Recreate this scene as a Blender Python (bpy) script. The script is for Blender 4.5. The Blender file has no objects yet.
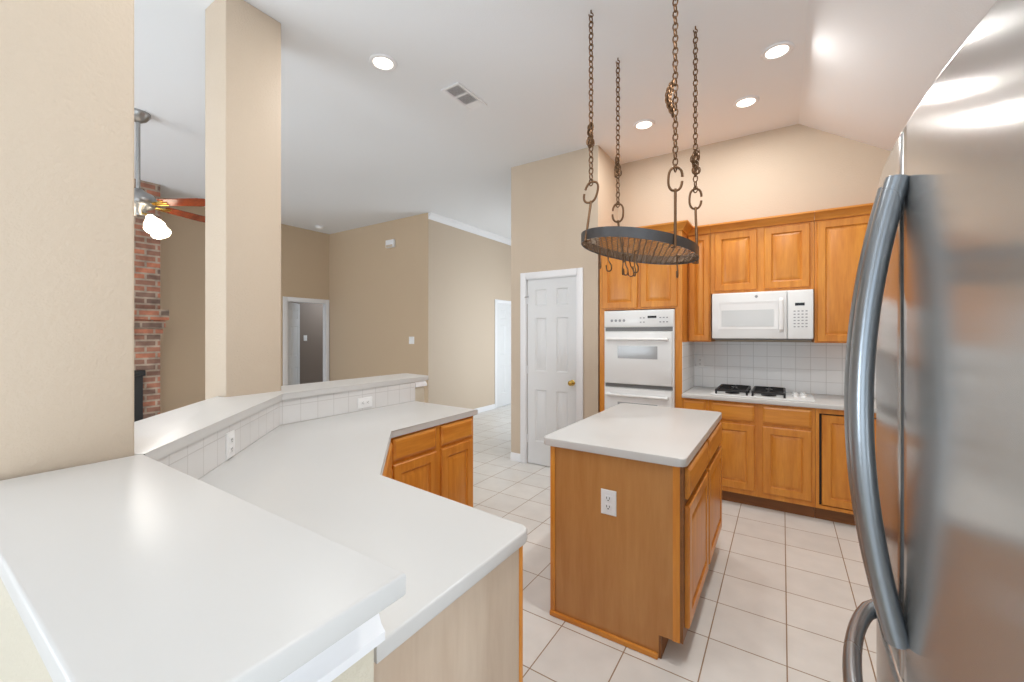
import bpy, bmesh, math, random
from mathutils import Vector, Matrix
random.seed(4)
R = math.radians
SC = bpy.context.scene
COL = SC.collection

# ------------------------------------------------------------------ camera, world, light, exposure
cam_d = bpy.data.cameras.new('camera')
cam_d.sensor_width = 36.0
cam_d.lens = 414.2 / 1024 * 36.0
cam_d.shift_y = -7.16 / 1024
cam_d.clip_start = 0.02
cam = bpy.data.objects.new('camera', cam_d)
cam.location = (0, 0, 1.45)
cam.rotation_euler = (R(90), 0, R(33.14))
COL.objects.link(cam)
SC.camera = cam
SC.view_settings.view_transform = 'Standard'
SC.view_settings.look = 'None'
SC.view_settings.gamma = 1.0
SC.view_settings.exposure = 0.24
SC.view_settings.use_curve_mapping = False

world = bpy.data.worlds.new('world')
SC.world = world
world.use_nodes = True
world.node_tree.nodes['Background'].inputs['Color'].default_value = (0.80, 0.90, 1.0, 1)
world.node_tree.nodes['Background'].inputs['Strength'].default_value = 1.2

def area(name, loc, rot, sx, sy, power, color=(1, 1, 1), shape='RECTANGLE'):
    l = bpy.data.lights.new(name, 'AREA')
    l.shape = shape
    l.size = sx
    if shape in ('RECTANGLE', 'ELLIPSE'):
        l.size_y = sy
    l.energy = power
    l.color = color
    o = bpy.data.objects.new(name, l)
    o.location = loc
    o.rotation_euler = rot
    COL.objects.link(o)
    return o

DAY = (0.86, 0.94, 1.0)
SKYB = (0.86, 0.94, 1.0)
WARM = (1.0, 0.98, 0.94)
# daylight just outside the windows of the south wall, the hall window and the living room side window
area('daylight_east_window', (1.85, -1.25, 1.5), (R(90), 0, R(90)), 2.6, 2.0, 7, DAY)
area('ground_bounce_east_window', (1.84, -1.25, 0.75), (R(150), 0, R(90)), 2.6, 1.2, 66, SKYB)
area('daylight_breakfast_window', (-0.2, -3.18, 1.45), (R(90), 0, 0), 2.9, 2.1, 6, DAY)
area('ground_bounce_breakfast_window', (-0.2, -3.2, 0.75), (R(150), 0, 0), 2.9, 1.2, 16, SKYB)
area('daylight_living_window', (-4.6, -3.18, 1.6), (R(90), 0, 0), 3.6, 2.4, 15, DAY)
area('ground_bounce_living_window', (-4.6, -3.2, 0.8), (R(150), 0, 0), 3.6, 1.3, 150, SKYB)
area('daylight_hall_window', (-2.45, 6.7, 1.4), (R(90), 0, R(90)), 2.2, 2.0, 45, DAY)
area('bedroom_fill', (-7.75, 5.6, 2.4), (0, R(40), 0), .6, .6, 14, DAY)  # unseen fill light added to brighten the taupe room
LAMP_W = 7.5

# ------------------------------------------------------------------ helpers
def lin(r, g, b):
    f = lambda c: (c / 255 / 12.92) if c / 255 <= 0.04045 else ((c / 255 + 0.055) / 1.055) ** 2.4
    return (f(r), f(g), f(b), 1.0)

class B:
    def __init__(s):
        s.bm = bmesh.new()
        s.mark = 0
    def begin(s):
        return set(s.bm.verts)
    def xf(s, old, M):
        vs = [v for v in s.bm.verts if v not in old]
        bmesh.ops.transform(s.bm, matrix=M, verts=vs)
    def _bev(s, faces, bev, seg, edges=None):
        es = edges if edges is not None else list({e for f in faces for e in f.edges})
        if bev > 0:
            bmesh.ops.bevel(s.bm, geom=es, offset=bev, offset_type='OFFSET', segments=seg, profile=0.5, affect='EDGES', clamp_overlap=True)
    def box(s, x0, y0, z0, x1, y1, z1, bev=0.0, seg=2):
        v = [s.bm.verts.new(p) for p in ((x0, y0, z0), (x1, y0, z0), (x1, y1, z0), (x0, y1, z0), (x0, y0, z1), (x1, y0, z1), (x1, y1, z1), (x0, y1, z1))]
        fs = [s.bm.faces.new([v[i] for i in q]) for q in ((3, 2, 1, 0), (4, 5, 6, 7), (0, 1, 5, 4), (1, 2, 6, 5), (2, 3, 7, 6), (3, 0, 4, 7))]
        s._bev(fs, bev, seg)
        return s
    def prism(s, pts, z0, z1, bev=0.0, seg=2, round_corners=0.0):
        a = sum(pts[i][0] * pts[(i + 1) % len(pts)][1] - pts[(i + 1) % len(pts)][0] * pts[i][1] for i in range(len(pts)))
        if a < 0:
            pts = pts[::-1]
        lo = [s.bm.verts.new((x, y, z0)) for x, y in pts]
        hi = [s.bm.verts.new((x, y, z1)) for x, y in pts]
        n = len(pts)
        fs = [s.bm.faces.new(lo[::-1]), s.bm.faces.new(hi)]
        for i in range(n):
            fs.append(s.bm.faces.new((lo[i], lo[(i + 1) % n], hi[(i + 1) % n], hi[i])))
        if bev > 0:
            s._bev(None, bev, seg, edges=list(fs[0].edges) + list(fs[1].edges))
        return s
    def loops(s, rings, close=True, cap0=True, cap1=True):
        vr = [[s.bm.verts.new(p) for p in r] for r in rings]
        n = len(rings[0])
        for a, b in zip(vr, vr[1:]):
            for i in range(n if close else n - 1):
                j = (i + 1) % n
                s.bm.faces.new((a[i], a[j], b[j], b[i]))
        if cap0:
            s.bm.faces.new(vr[0][::-1])
        if cap1:
            s.bm.faces.new(vr[-1])
        return s
    def tube(s, path, r, seg=8, closed=False, ry=None, up=None):
        P = [Vector(p) for p in path]
        n = len(P)
        rings = []
        prev = None
        for i in range(n):
            if closed:
                t = (P[(i + 1) % n] - P[i - 1]).normalized()
            else:
                t = (P[min(i + 1, n - 1)] - P[max(i - 1, 0)]).normalized()
            if prev is None:
                u = Vector(up) if up else (Vector((0, 0, 1)) if abs(t.z) < 0.9 else Vector((1, 0, 0)))
            else:
                u = prev
            u = (u - t * u.dot(t)).normalized()
            prev = u
            w = t.cross(u)
            rr = r[i] if isinstance(r, (list, tuple)) else r
            r2 = ry if ry else rr
            rings.append([P[i] + u * (rr * math.cos(2 * math.pi * k / seg)) + w * (r2 * math.sin(2 * math.pi * k / seg)) for k in range(seg)])
        if closed:
            rings.append(rings[0])
            vr = [[s.bm.verts.new(p) for p in q] for q in rings[:-1]]
            for i in range(n):
                a, b = vr[i], vr[(i + 1) % n]
                for k in range(seg):
                    j = (k + 1) % seg
                    s.bm.faces.new((a[k], a[j], b[j], b[k]))
        else:
            s.loops(rings)
        return s
    def lathe(s, prof, c=(0, 0, 0), seg=24, M=None):
        old = s.begin()
        rings = [[Vector((max(r, 1e-4) * math.cos(2 * math.pi * k / seg), max(r, 1e-4) * math.sin(2 * math.pi * k / seg), z)) for k in range(seg)] for r, z in prof]
        s.loops(rings)
        if M is not None:
            s.xf(old, M)
        s.xf(old, Matrix.Translation(c))
        return s
    def inset_panel(s, x0, z0, x1, z1, spec, M=None):
        """concentric rectangular rings: (inset, y) with the front towards -y"""
        old = s.begin()
        rings = [[Vector((x0 + i, y, z0 + i)), Vector((x1 - i, y, z0 + i)), Vector((x1 - i, y, z1 - i)), Vector((x0 + i, y, z1 - i))] for i, y in spec]
        s.loops(rings)
        if M is not None:
            s.xf(old, M)
        return s
    def sweep(s, path, prof, closed=False):
        """prof = (offset to the right of the path, z) closed polygon, mitred along an xy path"""
        P = [Vector((p[0], p[1])) for p in path]
        n = len(P)
        rings = []
        for i in range(n):
            d0 = (P[i] - P[i - 1]).normalized() if (i > 0 or closed) else None
            d1 = (P[(i + 1) % n] - P[i]).normalized() if (i < n - 1 or closed) else None
            if d0 is None: d0 = d1
            if d1 is None: d1 = d0
            n0 = Vector((d0.y, -d0.x)); n1 = Vector((d1.y, -d1.x))
            m = (n0 + n1).normalized()
            k = 1.0 / max(0.2, m.dot(n0))
            rings.append([Vector((P[i].x + m.x * k * o, P[i].y + m.y * k * o, z)) for o, z in prof])
        if closed:
            rings.append([v.copy() for v in rings[0]])
        s.loops(rings, cap0=not closed, cap1=not closed)
        return s

def rootloc(p):
    while p is not None and p.parent is not None:
        p = p.parent
    return p.location.copy() if p is not None else Vector((0, 0, 0))

def obj(name, b, mat, parent=None, smooth=35, local=False, loc=None):
    bm = b.bm
    bmesh.ops.remove_doubles(bm, verts=bm.verts, dist=1e-6)
    bmesh.ops.recalc_face_normals(bm, faces=bm.faces)
    me = bpy.data.meshes.new(name)
    if not local:
        L = rootloc(parent) if parent is not None else Vector(loc if loc else (0, 0, 0))
        bmesh.ops.translate(bm, vec=-L, verts=bm.verts)
    bm.to_mesh(me)
    bm.free()
    if smooth:
        me.polygons.foreach_set('use_smooth', [True] * len(me.polygons))
        me.set_sharp_from_angle(angle=R(smooth))
    me.materials.append(mat)
    o = bpy.data.objects.new(name, me)
    COL.objects.link(o)
    if parent is not None:
        o.parent = parent
    elif loc:
        o.location = loc
    return o

def tag(o, label, cat, group=None):
    o['label'] = label
    o['category'] = cat
    if group:
        o['group'] = group
    return o

def thing(name, label, cat, loc=(0, 0, 0), rz=0.0, group=None):
    o = bpy.data.objects.new(name, None)
    o.empty_display_size = 0.05
    COL.objects.link(o)
    o.location = loc
    o.rotation_euler = (0, 0, rz)
    return tag(o, label, cat, group)

def struct(name, b, mat, label=None, cat=None, smooth=35):
    o = obj(name, b, mat, None, smooth)
    o['kind'] = 'structure'
    if label: o['label'] = label
    if cat: o['category'] = cat
    return o

def frame(x, y, z, deg):
    return Matrix.Translation((x, y, z)) @ Matrix.Rotation(R(deg), 4, 'Z')

def copy_tree(o, parent=None):
    c = o.copy()
    COL.objects.link(c)
    if parent is not None:
        c.parent = parent
    for ch in list(o.children):
        copy_tree(ch, c)
    return c

# ------------------------------------------------------------------ materials
def new_mat(name):
    m = bpy.data.materials.new(name)
    m.use_nodes = True
    nt = m.node_tree
    return m, nt, nt.nodes['Principled BSDF']

def N(nt, t, **kw):
    n = nt.nodes.new(t)
    for k, v in kw.items():
        setattr(n, k, v)
    return n

def paint(name, rgb, rough=0.5, bump=0.0, bscale=60.0, metallic=0.0, spec=0.5, var=0.0, vscale=2.0):
    m, nt, p = new_mat(name)
    p.inputs['Base Color'].default_value = lin(*rgb)
    p.inputs['Roughness'].default_value = rough
    p.inputs['Metallic'].default_value = metallic
    p.inputs['Specular IOR Level'].default_value = spec
    tc = N(nt, 'ShaderNodeTexCoord')
    if bump > 0:
        nz = N(nt, 'ShaderNodeTexNoise')
        nz.inputs['Scale'].default_value = bscale
        nz.inputs['Detail'].default_value = 3
        bp = N(nt, 'ShaderNodeBump')
        bp.inputs['Strength'].default_value = bump
        bp.inputs['Distance'].default_value = 0.01
        nt.links.new(tc.outputs['Object'], nz.inputs['Vector'])
        nt.links.new(nz.outputs['Fac'], bp.inputs['Height'])
        nt.links.new(bp.outputs['Normal'], p.inputs['Normal'])
    if var > 0:
        nz = N(nt, 'ShaderNodeTexNoise')
        nz.inputs['Scale'].default_value = vscale
        nz.inputs['Detail'].default_value = 4
        mx = N(nt, 'ShaderNodeMix', data_type='RGBA')
        c = lin(*rgb)
        mx.inputs['A'].default_value = tuple(x * (1 - var) for x in c[:3]) + (1,)
        mx.inputs['B'].default_value = tuple(min(1, x * (1 + var)) for x in c[:3]) + (1,)
        nt.links.new(tc.outputs['Object'], nz.inputs['Vector'])
        nt.links.new(nz.outputs['Fac'], mx.inputs['Factor'])
        nt.links.new(mx.outputs['Result'], p.inputs['Base Color'])
    return m

def wood(name, c1, c2, scale=(9, 9, 0.9), rough=0.32):
    m, nt, p = new_mat(name)
    tc = N(nt, 'ShaderNodeTexCoord')
    mp = N(nt, 'ShaderNodeMapping')
    mp.inputs['Scale'].default_value = scale
    n1 = N(nt, 'ShaderNodeTexNoise')
    n1.inputs['Scale'].default_value = 2.2
    n1.inputs['Detail'].default_value = 6
    n1.inputs['Distortion'].default_value = 0.6
    n2 = N(nt, 'ShaderNodeTexNoise')
    n2.inputs['Scale'].default_value = 12
    n2.inputs['Detail'].default_value = 3
    mix = N(nt, 'ShaderNodeMath', operation='MULTIPLY_ADD')
    mix.inputs[1].default_value = 0.35
    rp = N(nt, 'ShaderNodeValToRGB')
    rp.color_ramp.elements[0].position = 0.42
    rp.color_ramp.elements[0].color = lin(*c1)
    rp.color_ramp.elements[1].position = 0.95
    rp.color_ramp.elements[1].color = lin(*c2)
    L = nt.links.new
    L(tc.outputs['Object'], mp.inputs['Vector'])
    L(mp.outputs['Vector'], n1.inputs['Vector'])
    L(mp.outputs['Vector'], n2.inputs['Vector'])
    L(n2.outputs['Fac'], mix.inputs[0])
    L(n1.outputs['Fac'], mix.inputs[2])
    L(mix.outputs[0], rp.inputs['Fac'])
    L(rp.outputs['Color'], p.inputs['Base Color'])
    p.inputs['Roughness'].default_value = rough
    p.inputs['Specular IOR Level'].default_value = 0.45
    return m

def tiles(name, tile, grout, w, h, ox, oy, mortar, axes='xy', rough=0.3, var=0.05, bump=0.35, rot=0.0, c2=None):
    """square tiles laid out in world metres"""
    m, nt, p = new_mat(name)
    L = nt.links.new
    g = N(nt, 'ShaderNodeNewGeometry')
    src = g.outputs['Position']
    if rot:
        vr = N(nt, 'ShaderNodeVectorRotate', rotation_type='Z_AXIS')
        vr.inputs['Angle'].default_value = rot
        L(src, vr.inputs['Vector'])
        src = vr.outputs['Vector']
    sx = N(nt, 'ShaderNodeSeparateXYZ')
    L(src, sx.inputs[0])
    cb = N(nt, 'ShaderNodeCombineXYZ')
    L(sx.outputs['XYZ'.index(axes[0].upper())], cb.inputs[0])
    L(sx.outputs['XYZ'.index(axes[1].upper())], cb.inputs[1])
    mp = N(nt, 'ShaderNodeMapping')
    mp.inputs['Location'].default_value = (-ox, -oy, 0)
    L(cb.outputs[0], mp.inputs['Vector'])
    br = N(nt, 'ShaderNodeTexBrick', offset=0.0, squash=1.0)
    br.inputs['Scale'].default_value = 1.0
    br.inputs['Brick Width'].default_value = w
    br.inputs['Row Height'].default_value = h
    br.inputs['Mortar Size'].default_value = mortar
    br.inputs['Mortar Smooth'].default_value = 0.1
    c = lin(*tile)
    d = lin(*c2) if c2 else tuple(x * (1 - var) for x in c[:3]) + (1,)
    br.inputs['Color1'].default_value = c
    br.inputs['Color2'].default_value = d
    br.inputs['Mortar'].default_value = lin(*grout)
    L(mp.outputs['Vector'], br.inputs['Vector'])
    nz = N(nt, 'ShaderNodeTexNoise')
    nz.inputs['Scale'].default_value = 7
    nz.inputs['Detail'].default_value = 6
    L(g.outputs['Position'], nz.inputs['Vector'])
    mr = N(nt, 'ShaderNodeMapRange')
    mr.inputs['From Min'].default_value = 0.3
    mr.inputs['From Max'].default_value = 0.7
    mr.inputs['To Min'].default_value = 1 - var
    mr.inputs['To Max'].default_value = 1 + var * 0.5
    L(nz.outputs['Fac'], mr.inputs['Value'])
    mx = N(nt, 'ShaderNodeMix', data_type='RGBA', blend_type='MULTIPLY')
    mx.inputs['Factor'].default_value = 1.0
    L(br.outputs['Color'], mx.inputs['A'])
    L(mr.outputs['Result'], mx.inputs['B'])
    L(mx.outputs['Result'], p.inputs['Base Color'])
    bp = N(nt, 'ShaderNodeBump', invert=True)
    bp.inputs['Strength'].default_value = bump
    bp.inputs['Distance'].default_value = 0.003
    L(br.outputs['Fac'], bp.inputs['Height'])
    L(bp.outputs['Normal'], p.inputs['Normal'])
    p.inputs['Roughness'].default_value = rough
    return m

def emit(name, rgb, strength):
    m, nt, p = new_mat(name)
    p.inputs['Base Color'].default_value = lin(*rgb)
    p.inputs['Emission Color'].default_value = lin(*rgb)
    p.inputs['Emission Strength'].default_value = strength
    return m

M_WALL = paint('tan_wall_paint', (200, 183, 163), 0.6, bump=0.25, bscale=90)
M_WALL2 = paint('cream_wall_tone', (206, 198, 180), 0.6, bump=0.25, bscale=90)  # paler and less saturated than the tan walls
M_FAR = paint('deep_tan_wall_paint', (198, 176, 149), 0.42, bump=0.12, bscale=90)
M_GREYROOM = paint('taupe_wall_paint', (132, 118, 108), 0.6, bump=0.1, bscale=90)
M_CEIL = paint('ceiling_paint', (230, 232, 235), 0.7, bump=0.1, bscale=120)
M_TRIM = paint('white_trim_paint', (232, 232, 234), 0.4, bump=0.02, bscale=40)
M_DOOR = paint('white_door_paint', (222, 223, 224), 0.4, bump=0.02, bscale=40)
M_SOLID = paint('white_solid_surface', (206, 205, 203), 0.34, bump=0.01, bscale=20, var=0.02, vscale=3)
M_APPL = paint('white_enamel', (235, 236, 236), 0.22, bump=0.008, bscale=30)
M_APPL2 = paint('white_plastic', (238, 238, 238), 0.35, bump=0.008, bscale=30)
M_GREYG = paint('grey_oven_glass', (168, 170, 172), 0.1, bump=0.01, bscale=6)
M_MWGLASS = paint('pale_grey_window_glass', (214, 216, 216), 0.15, bump=0.01, bscale=6)
M_DARK = paint('dark_gap', (38, 36, 34), 0.6, bump=0.02)
M_DGREY = paint('mid_grey_vent', (120, 120, 120), 0.5, bump=0.02)
M_BLACK = paint('black_iron', (26, 26, 28), 0.45, bump=0.1, bscale=150)
M_LABELG = paint('grey_print', (150, 152, 156), 0.5, bump=0.01)
M_DISP = paint('black_display', (16, 18, 20), 0.15, bump=0.005)
M_WOOD = wood('honey_maple', (196, 117, 40), (226, 153, 62))
M_WOODH = wood('honey_maple_across', (196, 117, 40), (226, 153, 62), (0.9, 0.9, 9))
M_ISL = wood('island_veneer', (180, 122, 66), (198, 144, 86), (7, 7, 0.8), 0.4)
M_PALE = wood('pale_maple_veneer', (190, 167, 145), (206, 187, 167), (6, 6, 0.9), 0.45)
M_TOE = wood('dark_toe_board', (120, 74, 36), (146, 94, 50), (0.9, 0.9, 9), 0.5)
M_FLOOR = tiles('floor_tile', (228, 226, 222), (150, 124, 98), 0.3115, 0.3115, 0.017, 2.168, 0.0028, 'xy', 0.34, 0.06)
M_BST = tiles('wall_tile', (238, 239, 240), (212, 212, 212), 0.111, 0.108, -0.676, 0.914, 0.0022, 'xz', 0.22, 0.015)
M_BSL = tiles('side_wall_tile', (238, 239, 240), (212, 212, 212), 0.111, 0.108, 4.573, 0.914, 0.0022, 'yz', 0.22, 0.015)
M_TILEF = tiles('ledge_tile', (222, 221, 220), (203, 201, 199), 0.111, 0.108, 1.30, 0.916, 0.002, 'yz', 0.22, 0.015)
M_TILED = tiles('diagonal_ledge_tile', (222, 221, 220), (203, 201, 199), 0.111, 0.108, 0.0, 0.916, 0.002, 'xz', 0.22, 0.015, rot=R(44.2))
M_BRASS = paint('brass', (205, 170, 90), 0.2, metallic=1.0, bump=0.01)
M_NICKEL = paint('nickel', (165, 165, 165), 0.3, metallic=1.0, bump=0.01)
M_IRON = paint('bronzed_iron', (112, 84, 60), 0.42, metallic=0.75, bump=0.12, bscale=180, var=0.25, vscale=40)
M_GRID = paint('tan_iron_wire', (110, 86, 62), 0.45, metallic=0.6, bump=0.1, bscale=180)
M_RING = paint('blackened_steel', (92, 92, 94), 0.38, metallic=0.85, bump=0.08, bscale=120, var=0.25, vscale=12)
M_LENS = emit('lamp_lens', (255, 246, 232), 3.5)
M_GLOBE = emit('frosted_globe', (255, 240, 215), 5.0)
M_CAULK = paint('caulk', (206, 204, 200), 0.5, bump=0.02)  # plain pale caulk colour
M_CARPET = paint('beige_carpet', (178, 164, 146), 0.9, bump=0.5, bscale=200)
M_FANWOOD = wood('fan_cherry', (110, 40, 18), (150, 66, 32), (1, 9, 9), 0.25)

def steel(name, rgb, rough, brush=(1.0, 1.0, 220.0), met=1.0, aniso=0.0):
    m, nt, p = new_mat(name)
    L = nt.links.new
    p.inputs['Metallic'].default_value = met
    if aniso:
        p.inputs['Anisotropic'].default_value = aniso
        tg = N(nt, 'ShaderNodeTangent', direction_type='RADIAL', axis='Z')
        L(tg.outputs[0], p.inputs['Tangent'])
    tc = N(nt, 'ShaderNodeTexCoord')
    mp = N(nt, 'ShaderNodeMapping')
    mp.inputs['Scale'].default_value = brush
    nz = N(nt, 'ShaderNodeTexNoise')
    nz.inputs['Scale'].default_value = 3
    nz.inputs['Detail'].default_value = 4
    L(tc.outputs['Object'], mp.inputs['Vector'])
    L(mp.outputs['Vector'], nz.inputs['Vector'])
    mr = N(nt, 'ShaderNodeMapRange')
    mr.inputs['To Min'].default_value = rough * 0.8
    mr.inputs['To Max'].default_value = rough * 1.2
    L(nz.outputs['Fac'], mr.inputs['Value'])
    L(mr.outputs['Result'], p.inputs['Roughness'])
    n2 = N(nt, 'ShaderNodeTexNoise')
    n2.inputs['Scale'].default_value = 3.5
    n2.inputs['Detail'].default_value = 5
    L(tc.outputs['Object'], n2.inputs['Vector'])
    mx = N(nt, 'ShaderNodeMix', data_type='RGBA')
    c = lin(*rgb)
    mx.inputs['A'].default_value = tuple(x * 0.92 for x in c[:3]) + (1,)
    mx.inputs['B'].default_value = tuple(min(1, x * 1.08) for x in c[:3]) + (1,)
    L(n2.outputs['Fac'], mx.inputs['Factor'])
    L(mx.outputs['Result'], p.inputs['Base Color'])
    return m
M_STEEL = steel('brushed_steel_door', (188, 187, 185), 0.19, met=0.75, aniso=0.7)
M_STEELH = steel('satin_steel_handle', (150, 158, 166), 0.28, (1, 1, 1), met=0.9)
M_FRIDGEBODY = paint('grey_fridge_case', (92, 94, 96), 0.5, bump=0.05, bscale=200)

def brick_mat():
    m, nt, p = new_mat('red_brick')
    L = nt.links.new
    g = N(nt, 'ShaderNodeNewGeometry')
    sx = N(nt, 'ShaderNodeSeparateXYZ'); L(g.outputs['Position'], sx.inputs[0])
    ad = N(nt, 'ShaderNodeMath', operation='ADD'); L(sx.outputs[0], ad.inputs[0]); L(sx.outputs[1], ad.inputs[1])
    cb = N(nt, 'ShaderNodeCombineXYZ'); L(ad.outputs[0], cb.inputs[0]); L(sx.outputs[2], cb.inputs[1])
    br = N(nt, 'ShaderNodeTexBrick')
    br.inputs['Scale'].default_value = 1
    br.inputs['Brick Width'].default_value = 0.215
    br.inputs['Row Height'].default_value = 0.076
    br.inputs['Mortar Size'].default_value = 0.012
    br.inputs['Bias'].default_value = -0.1
    br.inputs['Color1'].default_value = lin(178, 112, 86)
    br.inputs['Color2'].default_value = lin(98, 90, 82)
    br.inputs['Mortar'].default_value = lin(160, 142, 126)
    L(cb.outputs[0], br.inputs['Vector'])
    nz = N(nt, 'ShaderNodeTexNoise'); nz.inputs['Scale'].default_value = 9; nz.inputs['Detail'].default_value = 6
    L(g.outputs['Position'], nz.inputs['Vector'])
    mr = N(nt, 'ShaderNodeMapRange'); mr.inputs['From Min'].default_value = .3; mr.inputs['From Max'].default_value = .7
    mr.inputs['To Min'].default_value = .65; mr.inputs['To Max'].default_value = 1.25
    L(nz.outputs['Fac'], mr.inputs['Value'])
    mx = N(nt, 'ShaderNodeMix', data_type='RGBA', blend_type='MULTIPLY'); mx.inputs['Factor'].default_value = 1
    L(br.outputs['Color'], mx.inputs['A']); L(mr.outputs['Result'], mx.inputs['B'])
    L(mx.outputs['Result'], p.inputs['Base Color'])
    bp = N(nt, 'ShaderNodeBump', invert=True); bp.inputs['Strength'].default_value = .6; bp.inputs['Distance'].default_value = .01
    L(br.outputs['Fac'], bp.inputs['Height']); L(bp.outputs['Normal'], p.inputs['Normal'])
    p.inputs['Roughness'].default_value = .85
    return m
M_BRICK = brick_mat()

# ------------------------------------------------------------------ the setting
ZC = 3.36           # flat ceiling
XR = 1.62           # right wall
YS = -3.0           # south wall behind the camera
XW = -7.28          # living room west wall
YB = 4.58           # kitchen back wall
YN = 4.74           # living room north wall
YP = 3.98           # pantry front
XH = -4.67          # hall wall
YE = 9.0            # hall end
T = 0.12

struct('floor', B().box(XW - 2.2, YS - T, -0.12, XR + T, YE + T, 0), M_FLOOR, 'square beige ceramic tile floor', 'floor')
# ceiling: flat, then falling to the right of the crease
struct('ceiling', B().loops([[Vector((x, y, z)) for x, z in ((XW - 2.2, ZC), (0.124, ZC), (XR + T, ZC - 0.64 * (XR + T - 0.124)), (XR + T, ZC + 0.15), (XW - 2.2, ZC + 0.15))] for y in (YS - T, YE + T)]), M_CEIL, 'white vaulted ceiling', 'ceiling', smooth=0)

def zc(x):
    return ZC - max(0, 0.64 * (x - 0.124))
# kitchen back wall (gable shaped)
struct('wall_back', B().loops([[Vector((x, y, z)) for x, z in ((-1.56, 0), (XR, 0), (XR, zc(XR)), (0.124, ZC), (-1.56, ZC))] for y in (YB, YB + T)]), M_WALL, 'tan gable wall behind the cooktop and wall cabinets', 'wall', smooth=0)
WE = (-2.65, 0.15, 0.45, 2.3)
struct('wall_right', B().box(XR, YS, 0, XR + T, WE[0], zc(XR)).box(XR, WE[1], 0, XR + T, YB + T, zc(XR)).box(XR, WE[0], 0, XR + T, WE[1], WE[2]).box(XR, WE[0], WE[3], XR + T, WE[1], zc(XR)), M_WALL, 'tan wall behind the refrigerator', 'wall', smooth=0)
# pantry block with the door opening
pw = B()
pw.box(-2.61, YP, 0, -2.405, YP + T, ZC)
pw.box(-1.783, YP, 0, -1.56, YP + T, ZC)
pw.box(-2.405, YP, 2.07, -1.783, YP + T, ZC)
pw.box(-1.68, YP + T, 0, -1.56, YB + T, ZC)
WH = (5.55, 7.85, 0.35, 2.45)
pw.box(-2.61, YP + T, 0, -2.49, WH[0], ZC); pw.box(-2.61, WH[1], 0, -2.49, YE, ZC)
pw.box(-2.61, WH[0], 0, -2.49, WH[1], WH[2]); pw.box(-2.61, WH[0], WH[3], -2.49, WH[1], ZC)
struct('wall_pantry', pw, M_WALL, 'tan wall around the white six panel pantry door', 'wall', smooth=0)
hw = B()
hw.box(XH - T, YN + .0065, 0, XH, 6.60, ZC)
hw.box(XH - T, 7.42, 0, XH, YE, ZC)
hw.box(XH - T, 6.60, 2.06, XH, 7.42, ZC)
struct('wall_hall', hw, M_WALL, 'light tan hall wall with white crown moulding', 'wall', smooth=0)
he = B().box(XH - T, YE, 0, -2.49, YE + T, ZC)
struct('wall_hall_end', he, M_WALL, 'tan wall at the end of the hall', 'wall', smooth=0)
struct('wall_north', B().box(XW, YN, 0, XH, YN + .006, ZC), M_FAR, 'deep tan living room wall with a light switch', 'wall', smooth=0)
DY0, DY1, DZ = 3.925, 4.70, 2.045
ww = B()
ww.box(XW - T, YS, 0, XW, DY0, ZC)
ww.box(XW - T, DY1, 0, XW, YN + T, ZC)
ww.box(XW - T, DY0, DZ, XW, DY1, ZC)
struct('wall_west', ww, M_FAR, 'deep tan living room wall beside the brick fireplace', 'wall', smooth=0)
# room beyond the living room doorway
bw = B()
bw.box(XW - 1.35, 3.0, 0, XW - 1.23, 6.4, 2.5)
bw.box(XW - 1.35, 2.9, 0, XW - T, 3.0, 2.5)
bw.box(XW - 1.35, 6.4, 0, XW - T, 6.5, 2.5)
bw.box(XW - 1.35, 2.9, 2.5, XW - T, 6.5, 2.55)
struct('wall_bedroom', bw, M_GREYROOM, 'taupe wall seen through the far doorway', 'wall', smooth=0)
# south wall with two window openings
sw = B()
WK = (-1.65, 1.25, 0.4, 2.5)
WL = (-6.4, -2.8, 0.4, 2.8)
for x0, x1, z0, z1 in ((XW - T, WL[0], 0, ZC), (WL[1], WK[0], 0, ZC), (WL[0], WL[1], 0, WL[2]), (WL[0], WL[1], WL[3], ZC), (WK[0], WK[1], 0, WK[2])):
    sw.box(x0, YS - T, z0, x1, YS, z1)
sw.loops([[Vector((x, y, z)) for x, z in ((WK[0], WK[3]), (WK[1], WK[3]), (WK[1], zc(WK[1])), (0.124, ZC), (WK[0], ZC))] for y in (YS - T, YS)])
sw.loops([[Vector((x, y, z)) for x, z in ((WK[1], 0), (XR + T, 0), (XR + T, zc(XR + T)), (WK[1], zc(WK[1])))] for y in (YS - T, YS)])
struct('wall_south', sw, M_WALL, 'tan window wall behind the viewer', 'wall', smooth=0)
for i, (x0, x1, z0, z1) in enumerate((WK, WL)):
    f = B()
    w = 0.05
    f.box(x0, YS - 0.09, z0, x1, YS - 0.04, z0 + w); f.box(x0, YS - 0.09, z1 - w, x1, YS - 0.04, z1)
    n = 3 if i == 0 else 4
    for k in range(n + 1):
        xx = x0 + (x1 - x0 - w) * k / n
        f.box(xx, YS - 0.09, z0 + w, xx + w, YS - 0.04, z1 - w)
    struct('window_%d' % (i + 1), f, M_TRIM, ('white framed breakfast window behind the viewer', 'white framed living room window behind the viewer')[i], 'window')

for i, (a, (y0, y1, z0, z1), lab) in enumerate(((XR + .06, WE, 'white framed window to the right of the viewer'), (-2.55, WH, 'white framed hall window behind the pantry'))):
    f = B(); w = .05
    f.box(a - .025, y0, z0, a + .025, y1, z0 + w); f.box(a - .025, y0, z1 - w, a + .025, y1, z1)
    for k in range(4):
        yy = y0 + (y1 - y0 - w) * k / 3
        f.box(a - .025, yy, z0 + w, a + .025, yy + w, z1 - w)
    struct('window_%d' % (i + 3), f, M_TRIM, lab, 'window')

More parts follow.
